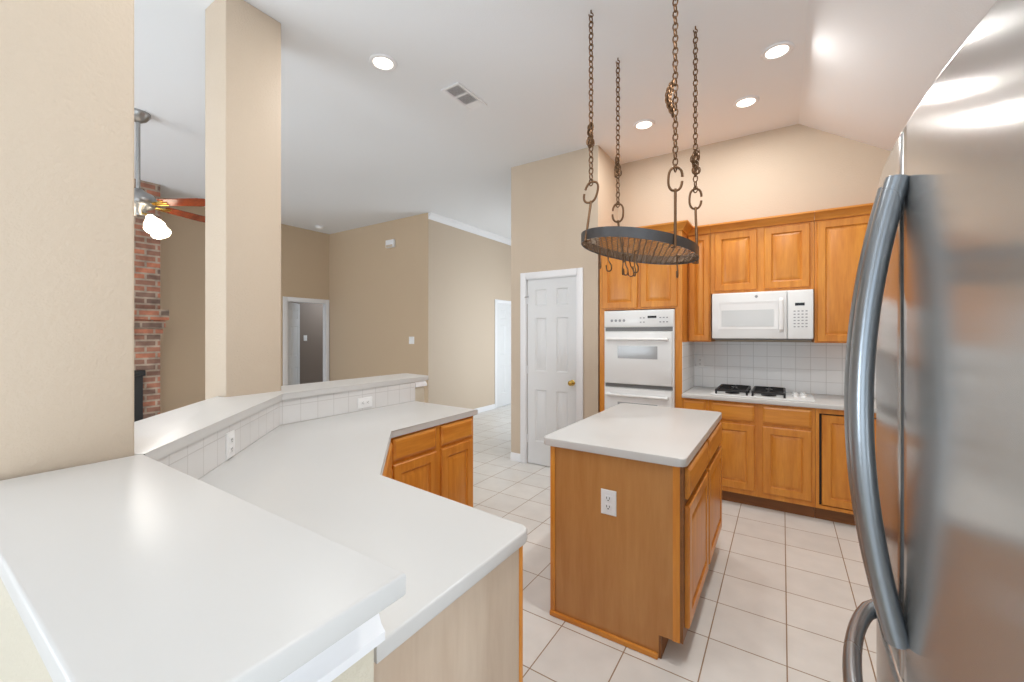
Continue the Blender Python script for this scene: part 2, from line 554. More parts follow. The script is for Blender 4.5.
# ---- half wall, columns
J = Vector((-1.556, 0.431)); K = Vector((-2.446, 1.291))
D = (K - J).normalized()
NB = Vector((-0.697, -0.717)).normalized()
NB = (NB - D * NB.dot(D)).normalized()
def diag_at_y(o, y):
    p = J + NB * o
    t = (y - p.y) / D.y
    return (p.x + D.x * t, y)
def diag_at_x(o, x):
    p = J + NB * o
    t = (x - p.x) / D.x
    return (x, p.y + D.y * t)
def kink(o):
    return diag_at_x(o, K.x - o)

hwp = [(-0.54, 0.15), (-0.54, 0.428), diag_at_y(0.023, 0.428), kink(0.023), (K.x - 0.023, 2.46), (K.x - 0.35, 2.46), kink(0.35), diag_at_y(0.31, 0.15)]
struct('wall_peninsula', B().prism(hwp, 0, 1.062), M_WALL2, 'cream half wall under the raised white ledge', 'wall', smooth=0)
struct('wall_near_column', B().box(-1.87, 0.11, 1.064, -1.572, 0.4085, ZC, 0.008, 3), M_WALL, 'wide tan column standing at the near end of the raised ledge', 'column')
struct('wall_middle_column', B().box(-2.845, 1.052, 0, -2.578, 1.358, ZC, 0.008, 3), M_WALL, 'tan column halfway along the raised ledge', 'column')

# ---- trims
def casing(b, x0, x1, z, w, M, t=0.02):
    old = b.begin()
    for a in ((x0, 0, x0 + w, z), (x1 - w, 0, x1, z), (x0 + w, z - w, x1 - w, z)):
        b.box(a[0], -t, a[1], a[2], 0, a[3], 0.006, 2)
    for a in ((x0 + w - .012, 0, x0 + w + .006, z - w + .006), (x1 - w - .006, 0, x1 - w + .012, z - w + .006), (x0 + w, z - w - .006, x1 - w, z - w + .012)):
        b.box(a[0], -t * 0.6, a[1], a[2], 0, a[3])
    b.xf(old, M)
c = B(); casing(c, -2.477, -1.718, 2.133, 0.072, frame(0, YP, 0, 0))
struct('trim_1', c, M_TRIM, 'white casing around the pantry door', 'door casing')
c = B(); casing(c, 6.535, 7.49, 2.12, 0.065, frame(XH, 0, 0, 90))
struct('trim_2', c, M_TRIM, 'white casing around the hall door', 'door casing')
c = B(); casing(c, 3.85, 4.73, 2.10, 0.07, frame(XW, 0, 0, 90))
c.box(XW - T, DY0, 0, XW, DY0 + 0.02, DZ); c.box(XW - T, DY1 - 0.02, 0, XW, DY1, DZ); c.box(XW - T, DY0, DZ - 0.02, XW, DY1, DZ)
struct('trim_3', c, M_TRIM, 'white casing and jambs of the far living room doorway', 'door casing')
# crown on the hall wall
cr = [(0, ZC - 0.10), (0.012, ZC - 0.10), (0.02, ZC - 0.075), (0.06, ZC - 0.025), (0.075, ZC - 0.015), (0.075, ZC), (0, ZC)]
struct('trim_4', B().sweep([(XH, YN - 0.0), (XH, YE)], cr), M_TRIM, 'white crown moulding along the hall wall', 'crown moulding')
bb = [(0, 0), (0.014, 0), (0.014, 0.075), (0.006, 0.092), (0, 0.092)]
struct('baseboard_pantry', B().sweep([(-2.61, YP), (-2.477, YP)], bb).sweep([(-1.718, YP), (-1.56, YP)], bb), M_TRIM, 'white baseboard beside the pantry door', 'baseboard')
struct('baseboard_hall', B().sweep([(XH, YN), (XH, 6.535)], bb), M_TRIM, 'white baseboard along the hall wall', 'baseboard')
struct('baseboard_north', B().sweep([(XW, YN), (XH, YN)], bb), M_TRIM, 'white baseboard along the living room north wall', 'baseboard')

# ---- doors
def six_panel(w, h, t=0.035):
    """leaf in local coords: x 0..w, z 0..h, front at y=-t"""
    b = B()
    st, mid = 0.105 * w / 0.61, 0.12 * w / 0.61
    pwid = (w - 2 * st - mid) / 2
    zs = [(0.25, 0.825), (1.03, 1.62), (1.755, 1.935)]
    k = h / 2.06
    zs = [(a * k, c * k) for a, c in zs]
    b.box(0, -t, 0, st, 0, h); b.box(w - st, -t, 0, w, 0, h); b.box(st + pwid, -t, 0, st + pwid + mid, 0, h)
    edges = [0] + [v for z in zs for v in z] + [h]
    for xa in (st, st + pwid + mid):
        for i in range(0, len(edges), 2):
            b.box(xa, -t, edges[i], xa + pwid, 0, edges[i + 1])
        for za, zb in zs:
            b.inset_panel(xa, za, xa + pwid, zb, [(0, -0.005), (0, -t + 0.001), (0.012, -t + 0.011), (0.02, -t + 0.011), (0.042, -t + 0.003)])
    return b

def hinge(M, parent, z, h=0.09):
    b = B(); old = b.begin()
    b.tube([(0, -0.008, z - h / 2), (0, -0.008, z + h / 2)], 0.007, 8)
    b.box(0, -0.003, z - h / 2, 0.02, 0.001, z + h / 2)
    b.xf(old, M)
    return obj('hinge', b, M_TRIM, parent)

def knob(M, parent, mat):
    b = B(); Rm = M @ Matrix.Rotation(R(90), 4, 'X')
    b.lathe([(0, 0), (0.031, 0), (0.031, 0.004), (0.024, 0.009), (0.011, 0.012), (0.011, 0.03), (0.02, 0.034), (0.027, 0.045), (0.026, 0.056), (0.016, 0.064), (0, 0.066)], (0, 0, 0), 20, Rm)
    return obj('knob', b, mat, parent)

d1 = thing('door_1', 'white six panel pantry door with brass knob', 'door', (-2.40, YP + 0.03, 0.0)); d1['kind'] = 'structure'
b = six_panel(0.61, 2.055); b.xf(set(), frame(-2.399, YP + 0.043, 0.01, 0)); obj('leaf', b, M_DOOR, d1)
knob(frame(-1.847, YP + 0.008, 0.935, 0), d1, M_BRASS)
for z in (0.28, 1.05, 1.83):
    hinge(frame(-2.404, YP + 0.006, 0, 0), d1, z)
b = B().tube([(-2.415, YP - 0.02, 1.86), (-2.37, YP - 0.035, 1.86)], 0.005, 8).lathe([(0, 0), (.009, 0), (.009, .012), (0, .012)], (-2.365, YP - .035, 1.854), 10)
obj('door_stop', b, M_NICKEL, d1)
d2 = thing('door_2', 'white six panel door in the hall wall', 'door', (XH, 7.0, 0)); d2['kind'] = 'structure'
b = six_panel(0.80, 2.04); b.xf(set(), frame(XH - 0.05, 6.61, 0.01, 90)); obj('leaf', b, M_DOOR, d2)
for z in (0.28, 1.1, 1.83):
    hinge(frame(XH - 0.01, 6.606, 0, 90), d2, z)
d3 = thing('door_3', 'white door standing open in the far living room doorway', 'door', (XW, DY0, 0)); d3['kind'] = 'structure'
b = six_panel(0.74, 2.02); b.xf(set(), frame(XW - T - 0.01, DY0 + 0.03, 0.01, 134)); obj('leaf', b, M_DOOR, d3)
for z in (0.28, 1.05, 1.75):
    hinge(frame(XW - T + 0.0, DY0 + 0.03, 0, 90), d3, z)

# ------------------------------------------------------------------ cabinet fronts
DOORSPEC = lambda t, fr: [(0, 0), (0, -(t - .005)), (.005, -t), (fr, -t), (fr + .004, -(t - .009)), (fr + .010, -(t - .012)), (fr + .036, -(t - .002)), (fr + .038, -(t - .0015))]
DRSPEC = lambda t: [(0, 0), (0, -(t - .009)), (.004, -(t - .006)), (.014, -(t - .001)), (.016, -t)]
def cab_door(parent, x0, z0, x1, z1, M, mat=None, fr=0.055, t=0.02, name='door'):
    b = B().inset_panel(x0, z0, x1, z1, DOORSPEC(t, fr), M)
    return obj(name, b, mat or M_WOOD, parent, smooth=20)
def cab_drawer(parent, x0, z0, x1, z1, M, t=0.02):
    b = B().inset_panel(x0, z0, x1, z1, DRSPEC(t), M)
    return obj('drawer', b, M_WOODH, parent, smooth=20)
def toe(parent, x0, y0, x1, y1, mat=None):
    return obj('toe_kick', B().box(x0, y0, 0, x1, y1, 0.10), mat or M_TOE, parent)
I4 = Matrix.Identity(4)
CROWN = [(0, 2.388), (.014, 2.388), (.02, 2.404), (.026, 2.412), (.05, 2.44), (.062, 2.446), (.062, 2.46), (0, 2.46)]

# ---- tall oven cabinet
FY = 3.985
t = thing('oven_cabinet', 'tall honey maple cabinet built around the white double oven', 'cabinet', (-1.155, 4.28, 0))
b = B()
b.box(-1.545, FY, 0.10, -1.52, YB - .003, 2.40); b.box(-1.52, FY, .40, -1.483, FY + .018, 1.685); b.box(-.821, FY, .40, -.79, FY + .018, 1.685)
b.box(-.79, FY, 0.10, -.762, YB - .003, 2.40)
b.box(-1.52, FY, 1.685, -.79, YB - .003, 2.40)
b.box(-1.52, FY, 0.10, -.79, YB - .003, 0.40)
b.box(-1.52, YB - .03, .40, -.79, YB - .003, 1.685)
obj('carcass', b, M_WOOD, t)
cab_door(t, -1.511, 1.70, -1.162, 2.37, frame(0, FY, 0, 0)); cab_door(t, -1.133, 1.70, -.80, 2.37, frame(0, FY, 0, 0))
cab_drawer(t, -1.50, .13, -.81, .385, frame(0, FY, 0, 0))
toe(t, -1.545, FY + .06, -.762, FY + .08)
obj('crown', B().sweep([(-1.547, FY), (-.762, FY), (-.762, 4.192)], CROWN), M_WOODH, t)

# ---- double oven
t = thing('wall_oven', 'white double wall oven in the tall maple cabinet', 'oven', (-1.155, 3.96, 0.42))
OY = 3.955
obj('body', B().box(-1.478, FY + .001, .425, -.826, 4.45, 1.672).box(-1.482, OY - .005, .42, -.822, FY - .001, 1.675, .004), M_APPL, t)
obj('control_panel', B().box(-1.478, OY - .02, 1.515, -.826, OY - .006, 1.672, .005), M_APPL, t)
obj('display', B().box(-1.055, OY - .023, 1.598, -.975, OY - .0195, 1.618), M_DISP, t)
for x in (-1.40, -1.36, -1.32, -1.28):
    obj('button', B().lathe([(0, 0), (.013, 0), (.013, .002), (0, .002)], (x, OY - .0195, 1.578), 12, Matrix.Rotation(R(90), 4, 'X')), M_LABELG, t)
for x in (-1.12, -1.09, -.94, -.91, -.88):
    for z in (1.60, 1.56):
        obj('button', B().box(x - .008, OY - .0215, z - .005, x + .008, OY - .0195, z + .005), M_LABELG, t)

obj('vent_slot', B().box(-1.468, OY - .012, 1.476, -.834, OY - .004, 1.512), M_DGREY, t)
obj('vent_slot', B().box(-1.468, OY - .012, .935, -.834, OY - .004, .965), M_DGREY, t)
def oven_door(z0, z1, wz0, wz1, hz):
    d = obj('door', B().box(-1.466, OY - .04, z0, -.836, OY - .006, z1, .006), M_APPL, t)
    obj('window', B().box(-1.335, OY - .0415, wz0, -.962, OY - .0395, wz1), M_GREYG, d)
    h = B()
    h.tube([(-1.44, OY - .075, hz), (-.862, OY - .075, hz)], .013, 10, ry=.017)
    for x in (-1.425, -.877):
        h.box(x - .015, OY - .072, hz - .012, x + .015, OY - .038, hz + .012, .003)
    obj('handle', h, M_APPL2, d)
oven_door(.972, 1.470, 1.215, 1.335, 1.40)
oven_door(.43, .928, .675, .795, .865)

# ---- wall cabinets
UY = 4.255
def crown_run(t, x0, x1):
    obj('crown', B().sweep([(x0, UY), (x1, UY)], CROWN), M_WOODH, t)
t = thing('wall_cabinet', 'narrow honey maple wall cabinet left of the microwave', 'cabinet', (-.66, 4.42, 1.375), group=None)
obj('carcass', B().box(-.758, UY, 1.375, -.562, YB - .003, 2.40), M_WOOD, t)
cab_door(t, -.747, 1.385, -.572, 2.375, frame(0, UY, 0, 0), fr=.045); crown_run(t, -.757, -.561)
t = thing('wall_cabinet', 'short two door honey maple wall cabinet above the white microwave', 'cabinet', (-.17, 4.42, 1.82))
obj('carcass', B().box(-.559, UY, 1.822, .221, YB - .003, 2.40), M_WOOD, t)
cab_door(t, -.524, 1.845, -.188, 2.372, frame(0, UY, 0, 0)); cab_door(t, -.135, 1.845, .192, 2.372, frame(0, UY, 0, 0)); crown_run(t, -.559, .221)
t = thing('wall_cabinet', 'tall honey maple wall cabinet right of the microwave, beside the refrigerator', 'cabinet', (.65, 4.42, 1.375))
obj('carcass', B().box(.223, UY, 1.375, 1.07, YB - .003, 2.40), M_WOOD, t)
cab_door(t, .239, 1.385, .64, 2.375, frame(0, UY, 0, 0)); cab_door(t, .655, 1.385, 1.055, 2.375, frame(0, UY, 0, 0)); crown_run(t, .223, 1.07)

# ---- microwave
t = thing('microwave', 'white over-range microwave under the short wall cabinet', 'microwave', (-.165, 4.37, 1.405))
MY = 4.175
obj('body', B().box(-.541, MY + .03, 1.41, .213, YB - .012, 1.818, .004), M_APPL, t)
obj('underside', B().box(-.53, MY + .04, 1.397, .205, YB - .03, 1.4095), M_DGREY, t)
d = obj('door', B().box(-.541, MY, 1.408, .032, MY + .029, 1.812, .008, 3), M_APPL, t)
b = B().inset_panel(-.49, 1.49, -.03, 1.735, [(0, MY + .01), (0, MY - .003), (.008, MY - .003), (.012, MY - .001), (.028, MY - .001)])
obj('window_frame', b, M_APPL2, d)
obj('window', B().box(-.462, MY - .0025, 1.515, -.062, MY - .0015, 1.66), M_MWGLASS, d)
h = B().tube([(-.008, MY - .005, 1.47), (-.008, MY - .032, 1.49), (-.008, MY - .034, 1.60), (-.008, MY - .032, 1.73), (-.008, MY - .005, 1.75)], .016, 10, ry=.010, up=(1, 0, 0))
obj('handle', h, M_APPL2, d)
obj('emblem', B().lathe([(0, 0), (.012, 0), (.012, .0015), (0, .0015)], (-.19, MY + .0005, 1.775), 20, Matrix.Rotation(R(90), 4, 'X')), M_LABELG, d)
kp = obj('keypad', B().box(.036, MY, 1.408, .213, MY + .029, 1.812, .008, 3), M_APPL, t)
obj('display', B().box(.088, MY - .002, 1.685, .153, MY + .001, 1.708), M_DISP, kp)
b = B()
for i in range(4):
    for k in range(6):
        b.box(.078 + i * .027, MY - .0015, 1.635 - k * .026, .092 + i * .027, MY + .001, 1.643 - k * .026)
obj('keys', b, M_LABELG, kp)

# ---- base cabinets on the back wall
BY = 3.985
def base(label, x0, x1, fronts, name='base_cabinet'):
    t = thing(name, label, 'cabinet', ((x0 + x1) / 2, 4.28, 0))
    obj('carcass', B().box(x0, BY, .10, x1, YB - .003, .8745), M_WOOD, t)
    toe(t, x0, BY + .055, x1, BY + .075)
    for k, a in fronts:
        (cab_drawer if k == 'w' else cab_door)(t, *a, frame(0, BY, 0, 0))
    return t
base('narrow maple base cabinet with one drawer, beside the oven cabinet', -.760, -.546, [('w', (-.745, .715, -.568, .855)), ('d', (-.745, .145, -.568, .69))])
base('maple base cabinet with two drawers and two doors under the cooktop', -.544, .213, [('w', (-.516, .715, -.194, .855)), ('w', (-.136, .715, .190, .855)), ('d', (-.516, .145, -.194, .69)), ('d', (-.136, .145, .190, .69))])
t = thing('panelled_compactor', 'appliance with a maple panel front set behind a dark gap, next to the refrigerator', 'appliance', (.42, 4.28, 0))
obj('face_frame', B().box(.215, BY, .10, .238, BY + .02, .8745).box(.62, BY, .10, .64, BY + .02, .8745).box(.238, BY, .835, .62, BY + .02, .8745).box(.238, BY, .10, .62, BY + .02, .125), M_WOOD, t)
obj('body', B().box(.216, BY + .021, .11, .639, YB - .005, .8745), M_DARK, t)
toe(t, .215, BY + .055, .64, BY + .075)
cab_door(t, .254, .132, .61, .825, frame(0, BY + .012, 0, 0), name='door_panel')
base('maple base cabinet at the right end of the cooktop counter', .642, 1.60, [('d', (.66, .145, 1.09, .855)), ('d', (1.11, .145, 1.58, .855))])

tag(obj('countertop', B().box(-.7575, 3.948, .8765, 1.612, YB - .012, .914, .007, 3), M_SOLID), 'long white countertop under the cooktop against the tiled wall', 'countertop')
tag(obj('tile_backsplash', B().box(-.7575, YB - .010, .9145, 1.612, YB - .001, 1.374), M_BST), 'white square tile backsplash behind the cooktop', 'backsplash')
tag(obj('tile_return', B().box(-.761, 3.99, .9145, -.754, YB - .011, 1.374), M_BSL), 'white tile return on the side of the oven cabinet', 'backsplash')

# ---- cooktop
t = thing('cooktop', 'white gas cooktop with two black grates', 'cooktop', (-.16, 4.27, .9145))
obj('glass_top', B().box(-.53, 4.005, .9145, .215, 4.50, .924, .003), M_APPL, t)
def grate(x0, x1):
    b = B(); y0, y1 = 4.045, 4.455
    zt = .957
    def bar(ax, ay, bx, by, w=.008):
        b.tube([(ax, ay, zt), (bx, by, zt)], w, 6)
    for a in ((x0, y0, x1, y0), (x1, y0, x1, y1), (x1, y1, x0, y1), (x0, y1, x0, y0), (x0, (y0 + y1) / 2, x1, (y0 + y1) / 2)):
        bar(*a, .010)
    for x, y in ((x0, y0), (x1, y0), (x0, y1), (x1, y1), (x0, (y0 + y1) / 2), (x1, (y0 + y1) / 2)):
        b.tube([(x, y, .924), (x, y, zt)], .008, 6)
    xm = (x0 + x1) / 2
    for yc in (y0 + .103, y1 - .103):
        for k in range(4):
            a = k * math.pi / 2
            ex = x1 - xm if k in (0, 2) else .103
            b.tube([(xm + math.cos(a) * .025, yc + math.sin(a) * .025, zt + .004), (xm + math.cos(a) * ex, yc + math.sin(a) * ex, zt)], .009, 6)
    g = obj('grate', b, M_BLACK, t)
    for yc in (y0 + .103, y1 - .103):
        obj('burner', B().lathe([(0, .924), (.058, .924), (.055, .932), (.034, .936), (.034, .945), (.028, .951), (0, .952)], (xm, yc, 0), 20), M_BLACK, t)
grate(-.49, -.255); grate(-.212, .015)
for x, y in ((.095, 4.19), (.15, 4.20), (.09, 4.30), (.145, 4.31)):
    kb = obj('control_knob', B().lathe([(0, .924), (.022, .924), (.022, .93), (.017, .934), (.016, .948), (.013, .951), (0, .951)], (x, y, 0), 18), M_APPL2, t)
    obj('pointer', B().box(x - .002, y - .016, .951, x + .002, y, .9525), M_BLACK, kb)

# ---- wall plates
def plate(name, label, cat, M, w, h, kind, group=None):
    t = thing(name, label, cat, M.translation, 0, group)
    b = B().inset_panel(-w / 2, -h / 2, w / 2, h / 2, [(0, 0), (0, -.003), (.004, -.006)], M); obj('cover', b, M_APPL2, t)
    def dev(x, z, horiz):
        if kind == 'outlet':
            a, c = (.017, .014)
            f = B().inset_panel(x - a, z - c, x + a, z + c, [(0, -.005), (0, -.0075), (.003, -.0085)], M); s = obj('socket', f, M_APPL2, t)
            q = B(); old = q.begin()
            if horiz:
                q.box(x - .002, -.0095, z - .008, x + .006, -.008, z - .005); q.box(x - .002, -.0095, z + .004, x + .006, -.008, z + .007); q.box(x - .010, -.0095, z - .003, x - .006, -.008, z + .003)
            else:
                q.box(x - .008, -.0095, z - .002, x - .005, -.008, z + .007); q.box(x + .004, -.0095, z - .002, x + .007, -.008, z + .007); q.box(x - .003, -.0095, z - .010, x + .003, -.008, z - .005)
            q.xf(old, M); obj('slots', q, M_DGREY, s)
        else:
            f = B(); old = f.begin(); f.box(x - .006, -.016, z - .004, x + .006, -.004, z + .012, .002); f.xf(old, M); obj('toggle', f, M_TRIM, t)
    return t, dev
t, dev = plate('wall_outlet', 'white outlet on the tile backsplash left of the cooktop', 'outlet', frame(-.70, YB - .0105, 1.165, 0), .075, .118, 'outlet'); dev(0, .02, 0); dev(0, -.02, 0)
t, dev = plate('light_switch', 'double light switch plate on the deep tan living room wall', 'light switch', frame(-5.04, YN - .0005, 1.345, 0), .118, .118, 'switch'); dev(-.024, 0, 0); dev(.024, 0, 0)
t, dev = plate('light_switch', 'light switch on the taupe wall seen through the far doorway', 'light switch', frame(XW - 1.2295, 4.98, 1.36, 90), .075, .118, 'switch'); dev(0, 0, 0)
t = thing('door_chime', 'small white chime box high on the deep tan living room wall', 'door chime', (-5.52, YN, 2.93))
obj('cover', B().box(-5.62, YN - .05, 2.90, -5.42, YN - .001, 3.03, .01, 2), M_TRIM, t)
obj('grille', B().box(-5.60, YN - .053, 2.905, -5.44, YN - .0495, 2.945, .002), M_WALL, t)

# ------------------------------------------------------------------ island
t = thing('kitchen_island', 'honey maple island cabinet with drawers and doors on its right side', 'island', (-.69, 2.52, 0))
IX0, IX1, IY0, IY1 = -1.0, -.372, 1.907, 3.13
b = B()
b.loops([[Vector((x, y, z)) for x, z in ((IX0, 0), (-.462, 0), (-.462, .105), (IX1, .105), (IX1, .8755), (IX0, .8755))] for y in (IY0, IY1)])
obj('carcass', b, M_ISL, t, smooth=0)
obj('corner_stile', B().box(IX0 - .004, IY0 - .008, 0, IX0 + .022, IY0 - .0005, .8745, .002), M_WOOD, t)
obj('corner_stile', B().box(IX1 - .03, IY0 - .004, .105, IX1 - .0005, IY0 - .0005, .8745), M_WOOD, t)
obj('base_moulding', B().box(IX0 - .006, IY0 - .014, 0, -.464, IY0 - .0005, .026, .004), M_WOODH, t)
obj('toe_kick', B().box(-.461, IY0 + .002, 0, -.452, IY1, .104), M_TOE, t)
obj('face_frame', B().box(IX1 + .0005, IY0, .105, IX1 + .012, IY1, .8745), M_TOE, t)  # dark colour paints the shaded gap behind doors and drawers into the frame
Mi = frame(IX1 + .0125, 0, 0, 90)
for y0, y1 in ((1.945, 2.495), (2.55, 3.105)):
    cab_drawer(t, y0, .722, y1, .858, Mi)
    cab_door(t, y0, .155, y1, .692, Mi)
o = B().inset_panel(-.731, .588, -.656, .706, [(0, IY0 - .0005), (0, IY0 - .004), (.004, IY0 - .007)])
o = obj('outlet', o, M_APPL2, t)
for z in (.667, .627):
    obj('socket', B().inset_panel(-.711, z - .014, -.676, z + .014, [(0, IY0 - .006), (0, IY0 - .009), (.003, IY0 - .010)]), M_APPL2, o)
    obj('slots', B().box(-.702, IY0 - .011, z - .002, -.699, IY0 - .0098, z + .008).box(-.688, IY0 - .011, z - .002, -.685, IY0 - .0098, z + .008).box(-.696, IY0 - .011, z - .010, -.690, IY0 - .0098, z - .005), M_DARK, o)

def rounded_rect(x0, y0, x1, y1, r, seg=6):
    pts = []
    for cx, cy, a0 in ((x1 - r, y1 - r, 0), (x0 + r, y1 - r, 90), (x0 + r, y0 + r, 180), (x1 - r, y0 + r, 270)):
        for k in range(seg + 1):
            a = R(a0 + 90 * k / seg)
            pts.append((cx + r * math.cos(a), cy + r * math.sin(a)))
    return pts
tag(obj('island_countertop', B().prism(rounded_rect(-1.045, 1.882, -.345, 3.165, .03), .8765, .914, .006, 3), M_SOLID), 'white rounded-corner countertop on the kitchen island', 'countertop')

# ------------------------------------------------------------------ peninsula
FX = -1.83
t = thing('base_cabinet', 'peninsula base cabinet with two drawers and two doors facing the kitchen', 'cabinet', (-2.1, 1.93, 0))
obj('carcass', B().box(-2.45, 1.56, .10, FX, 2.30, .8745), M_WOOD, t)
toe(t, FX - .08, 1.56, FX - .06, 2.30)
Mp = frame(FX, 0, 0, 90)
for y0, y1 in ((1.573, 1.915), (1.961, 2.275)):
    cab_drawer(t, y0, .735, y1, .862, Mp); cab_door(t, y0, .14, y1, .715, Mp)
t = thing('corner_cabinet', 'angled maple corner cabinet in the inside bend of the white peninsula counter', 'cabinet', (-1.75, 1.0, 0))
A0 = Vector((-1.832, 1.558)); A1 = Vector((-1.30, 1.045))
obj('carcass', B().prism([tuple(A0), tuple(A1), (-1.30, .47), diag_at_y(.06, .47), diag_at_x(.06, -2.44), (-2.44, 1.558)], .10, .8745), M_WOOD, t, smooth=0)
dd = (A0 - A1); ln = dd.length
Mc = Matrix.Translation((A1.x, A1.y, 0)) @ Matrix.Rotation(math.atan2(dd.y, dd.x), 4, 'Z')
cab_drawer(t, .05, .735, ln - .05, .862, Mc); cab_door(t, .05, .14, ln - .05, .715, Mc)
t = thing('base_cabinet', 'near end cabinet of the peninsula with a pale maple end panel', 'cabinet', (-.95, .72, 0))
obj('carcass', B().box(-1.298, .47, .10, -.612, .955, .8745), M_WOOD, t)
obj('end_panel', B().box(-.611, .475, 0, -.602, .957, .8745), M_PALE, t)
obj('edge_stile', B().box(-.611, .958, 0, -.598, .972, .8745, .002), M_WOOD, t)
Mn = frame(0, .956, 0, 180)
for x0, x1 in ((.64, .94), (.97, 1.27)):
    cab_drawer(t, x0, .735, x1, .862, Mn); cab_door(t, x0, .14, x1, .715, Mn)

# low counter
kt = kink(.0215)
lc = [(-.585, .47), (-.585, .965), (-.592, .985), (-.612, .996), (-1.285, 1.038), (-1.808, 1.54), (-1.808, 2.325), (K.x - .0215, 2.352), kt, diag_at_y(.0215, .47)]
tag(obj('peninsula_countertop', B().prism(lc, .8765, .914, .007, 3), M_SOLID), 'long angled white countertop of the peninsula, below the raised ledge', 'countertop')
# tile strip
ts1 = [diag_at_y(.014, .445), kink(.014), kink(.0225), diag_at_y(.0225, .445)]
tag(obj('tile_backsplash', B().prism(ts1, .9145, 1.062), M_TILED), 'angled strip of white tile below the raised ledge', 'backsplash')
ts2 = [kink(.014), (K.x - .014, 2.352), (K.x - .0225, 2.352), kink(.0225)]
tag(obj('tile_backsplash', B().prism(ts2, .9145, 1.062), M_TILEF), 'straight far strip of white tile below the raised ledge', 'backsplash')
# raised ledges
tag(obj('raised_ledge', B().prism([(-1.568, .105), (-.464, .105), (-.464, .425), (-1.568, .425)], 1.0635, 1.10, .006, 3), M_SOLID), 'near rectangular white bar top in front of the wide column', 'bar top')
sl = [(-1.569, .4262), (-1.553, .4262), tuple(K), (K.x - .01, 2.44), (K.x - .05, 2.535), (-2.79, 2.575), (-2.82, 2.545), (-2.82, 1.362), (-2.574, 1.362), (-2.574, 1.047), diag_at_y(.33, 1.047), diag_at_y(.33, .409), (-1.569, .409)]
tag(obj('raised_ledge', B().prism(sl, 1.0635, 1.10, .006, 3), M_SOLID), 'long bent white bar top running past the middle column', 'bar top')
ap = [(0, .978), (.027, .978), (.027, .992), (.018, 1.0), (.010, 1.02), (.008, 1.045), (.014, 1.0615), (0, 1.0615)]
struct('trim_5', B().sweep([(-.54, .15), (-.54, .428)], ap), M_TRIM, 'white moulding under the near end of the raised ledge', 'moulding')
ap2 = [(0, 1.022), (.016, 1.022), (.016, 1.04), (.008, 1.0615), (0, 1.0615)]
struct('trim_6', B().sweep([(K.x - .023, 2.354), (K.x - .023, 2.46), (K.x - .35, 2.46)], ap2), M_TRIM, 'white moulding under the far end of the raised ledge', 'moulding')
Md = Matrix.Translation((-1.984, .850, .972)) @ Matrix.Rotation(math.atan2(D.y, D.x), 4, 'Z')
pd = J + NB * .0138; tt = (-1.984 - pd.x) / D.x; Md.translation = (-1.984, pd.y + D.y * tt, .975)
t, dev = plate('wall_outlet', 'white outlet on the angled tile strip of the peninsula', 'outlet', Md, .075, .112, 'outlet'); dev(0, .02, 0); dev(0, -.02, 0)
t, dev = plate('wall_outlet', 'sideways white outlet on the far tile strip of the peninsula', 'outlet', frame(K.x - .0135, 1.875, .968, 90), .118, .072, 'outlet'); dev(-.02, 0, 1); dev(.02, 0, 1)

# ------------------------------------------------------------------ refrigerator
t = thing('refrigerator', 'stainless steel french door refrigerator with bowed handles', 'refrigerator', (.6, .93, 0))
YM = .93
def xf_(y):
    return .166 + .16 * (y - YM) ** 2
def bow_door(y0, y1, z0, z1, thick=.075):
    b = B(); n = 14; r = .012
    ys = [y0 + (y1 - y0) * k / n for k in range(n + 1)]
    sec = []
    for k in range(4):
        a = math.pi / 2 * k / 3
        sec.append((xf_(y0) + r - r * math.sin(a), y0 + r - r * math.cos(a)))
    sec += [(xf_(y), y) for y in ys if y0 + r < y < y1 - r]
    for k in range(4):
        a = math.pi / 2 * k / 3
        sec.append((xf_(y1) + r - r * math.cos(a), y1 - r + r * math.sin(a)))
    xb = .166 + thick
    sec += [(xb, y1), (xb, y0)]
    def ring(z, ins):
        cy = (y0 + y1) / 2
        return [Vector((min(x + ins, xb), y + (ins if y < cy else -ins) * (1 if abs(y - cy) > (y1 - y0) / 2 - .02 else 0), z)) for x, y in sec]
    b.loops([ring(z0, .008), ring(z0 + .008, 0), ring(z1 - .008, 0), ring(z1 - .0025, .0025), ring(z1, .008)])
    return b
obj('case', B().box(.245, YM - .453, .03, .95, YM + .453, 1.765, .006), M_FRIDGEBODY, t)
dn = obj('near_door', bow_door(YM - .455, YM - .003, .865, 1.793), M_STEEL, t, smooth=30)
df = obj('far_door', bow_door(YM + .003, YM + .455, .865, 1.793), M_STEEL, t, smooth=30)
dr = obj('freezer_drawer', bow_door(YM - .455, YM + .455, .08, .855), M_STEEL, t, smooth=30)
obj('door_seal', B().box(.19, YM - .0028, .87, .24, YM + .0028, 1.786), M_LABELG, t)
obj('base_grille', B().box(.25, YM - .45, 0, .30, YM + .45, .028), M_DARK, t)
def fridge_handle(y, d):
    b = B(); pts = []
    n = 28
    for k in range(n + 1):
        u = k / n
        z = .955 + (1.70 - .955) * u
        bow = 1 - (2 * u - 1) ** 2
        pts.append((xf_(y) - .010 - .046 * bow, y, z))
    b.tube(pts, .0165, 20, ry=.0235, up=(1, 0, 0))
    return obj('handle', b, M_STEELH, d, smooth=60)
fridge_handle(YM - .029, dn); fridge_handle(YM + .029, df)
b = B(); pts = []
for k in range(25):
    u = k / 24
    y = YM - .36 + .72 * u
    pts.append((xf_(y) + .002 - .06 * math.sin(math.pi * u) ** .55, y, .805))
b.tube(pts, .015, 14, ry=.02, up=(1, 0, 0)); obj('handle', b, M_STEELH, dr, smooth=60)

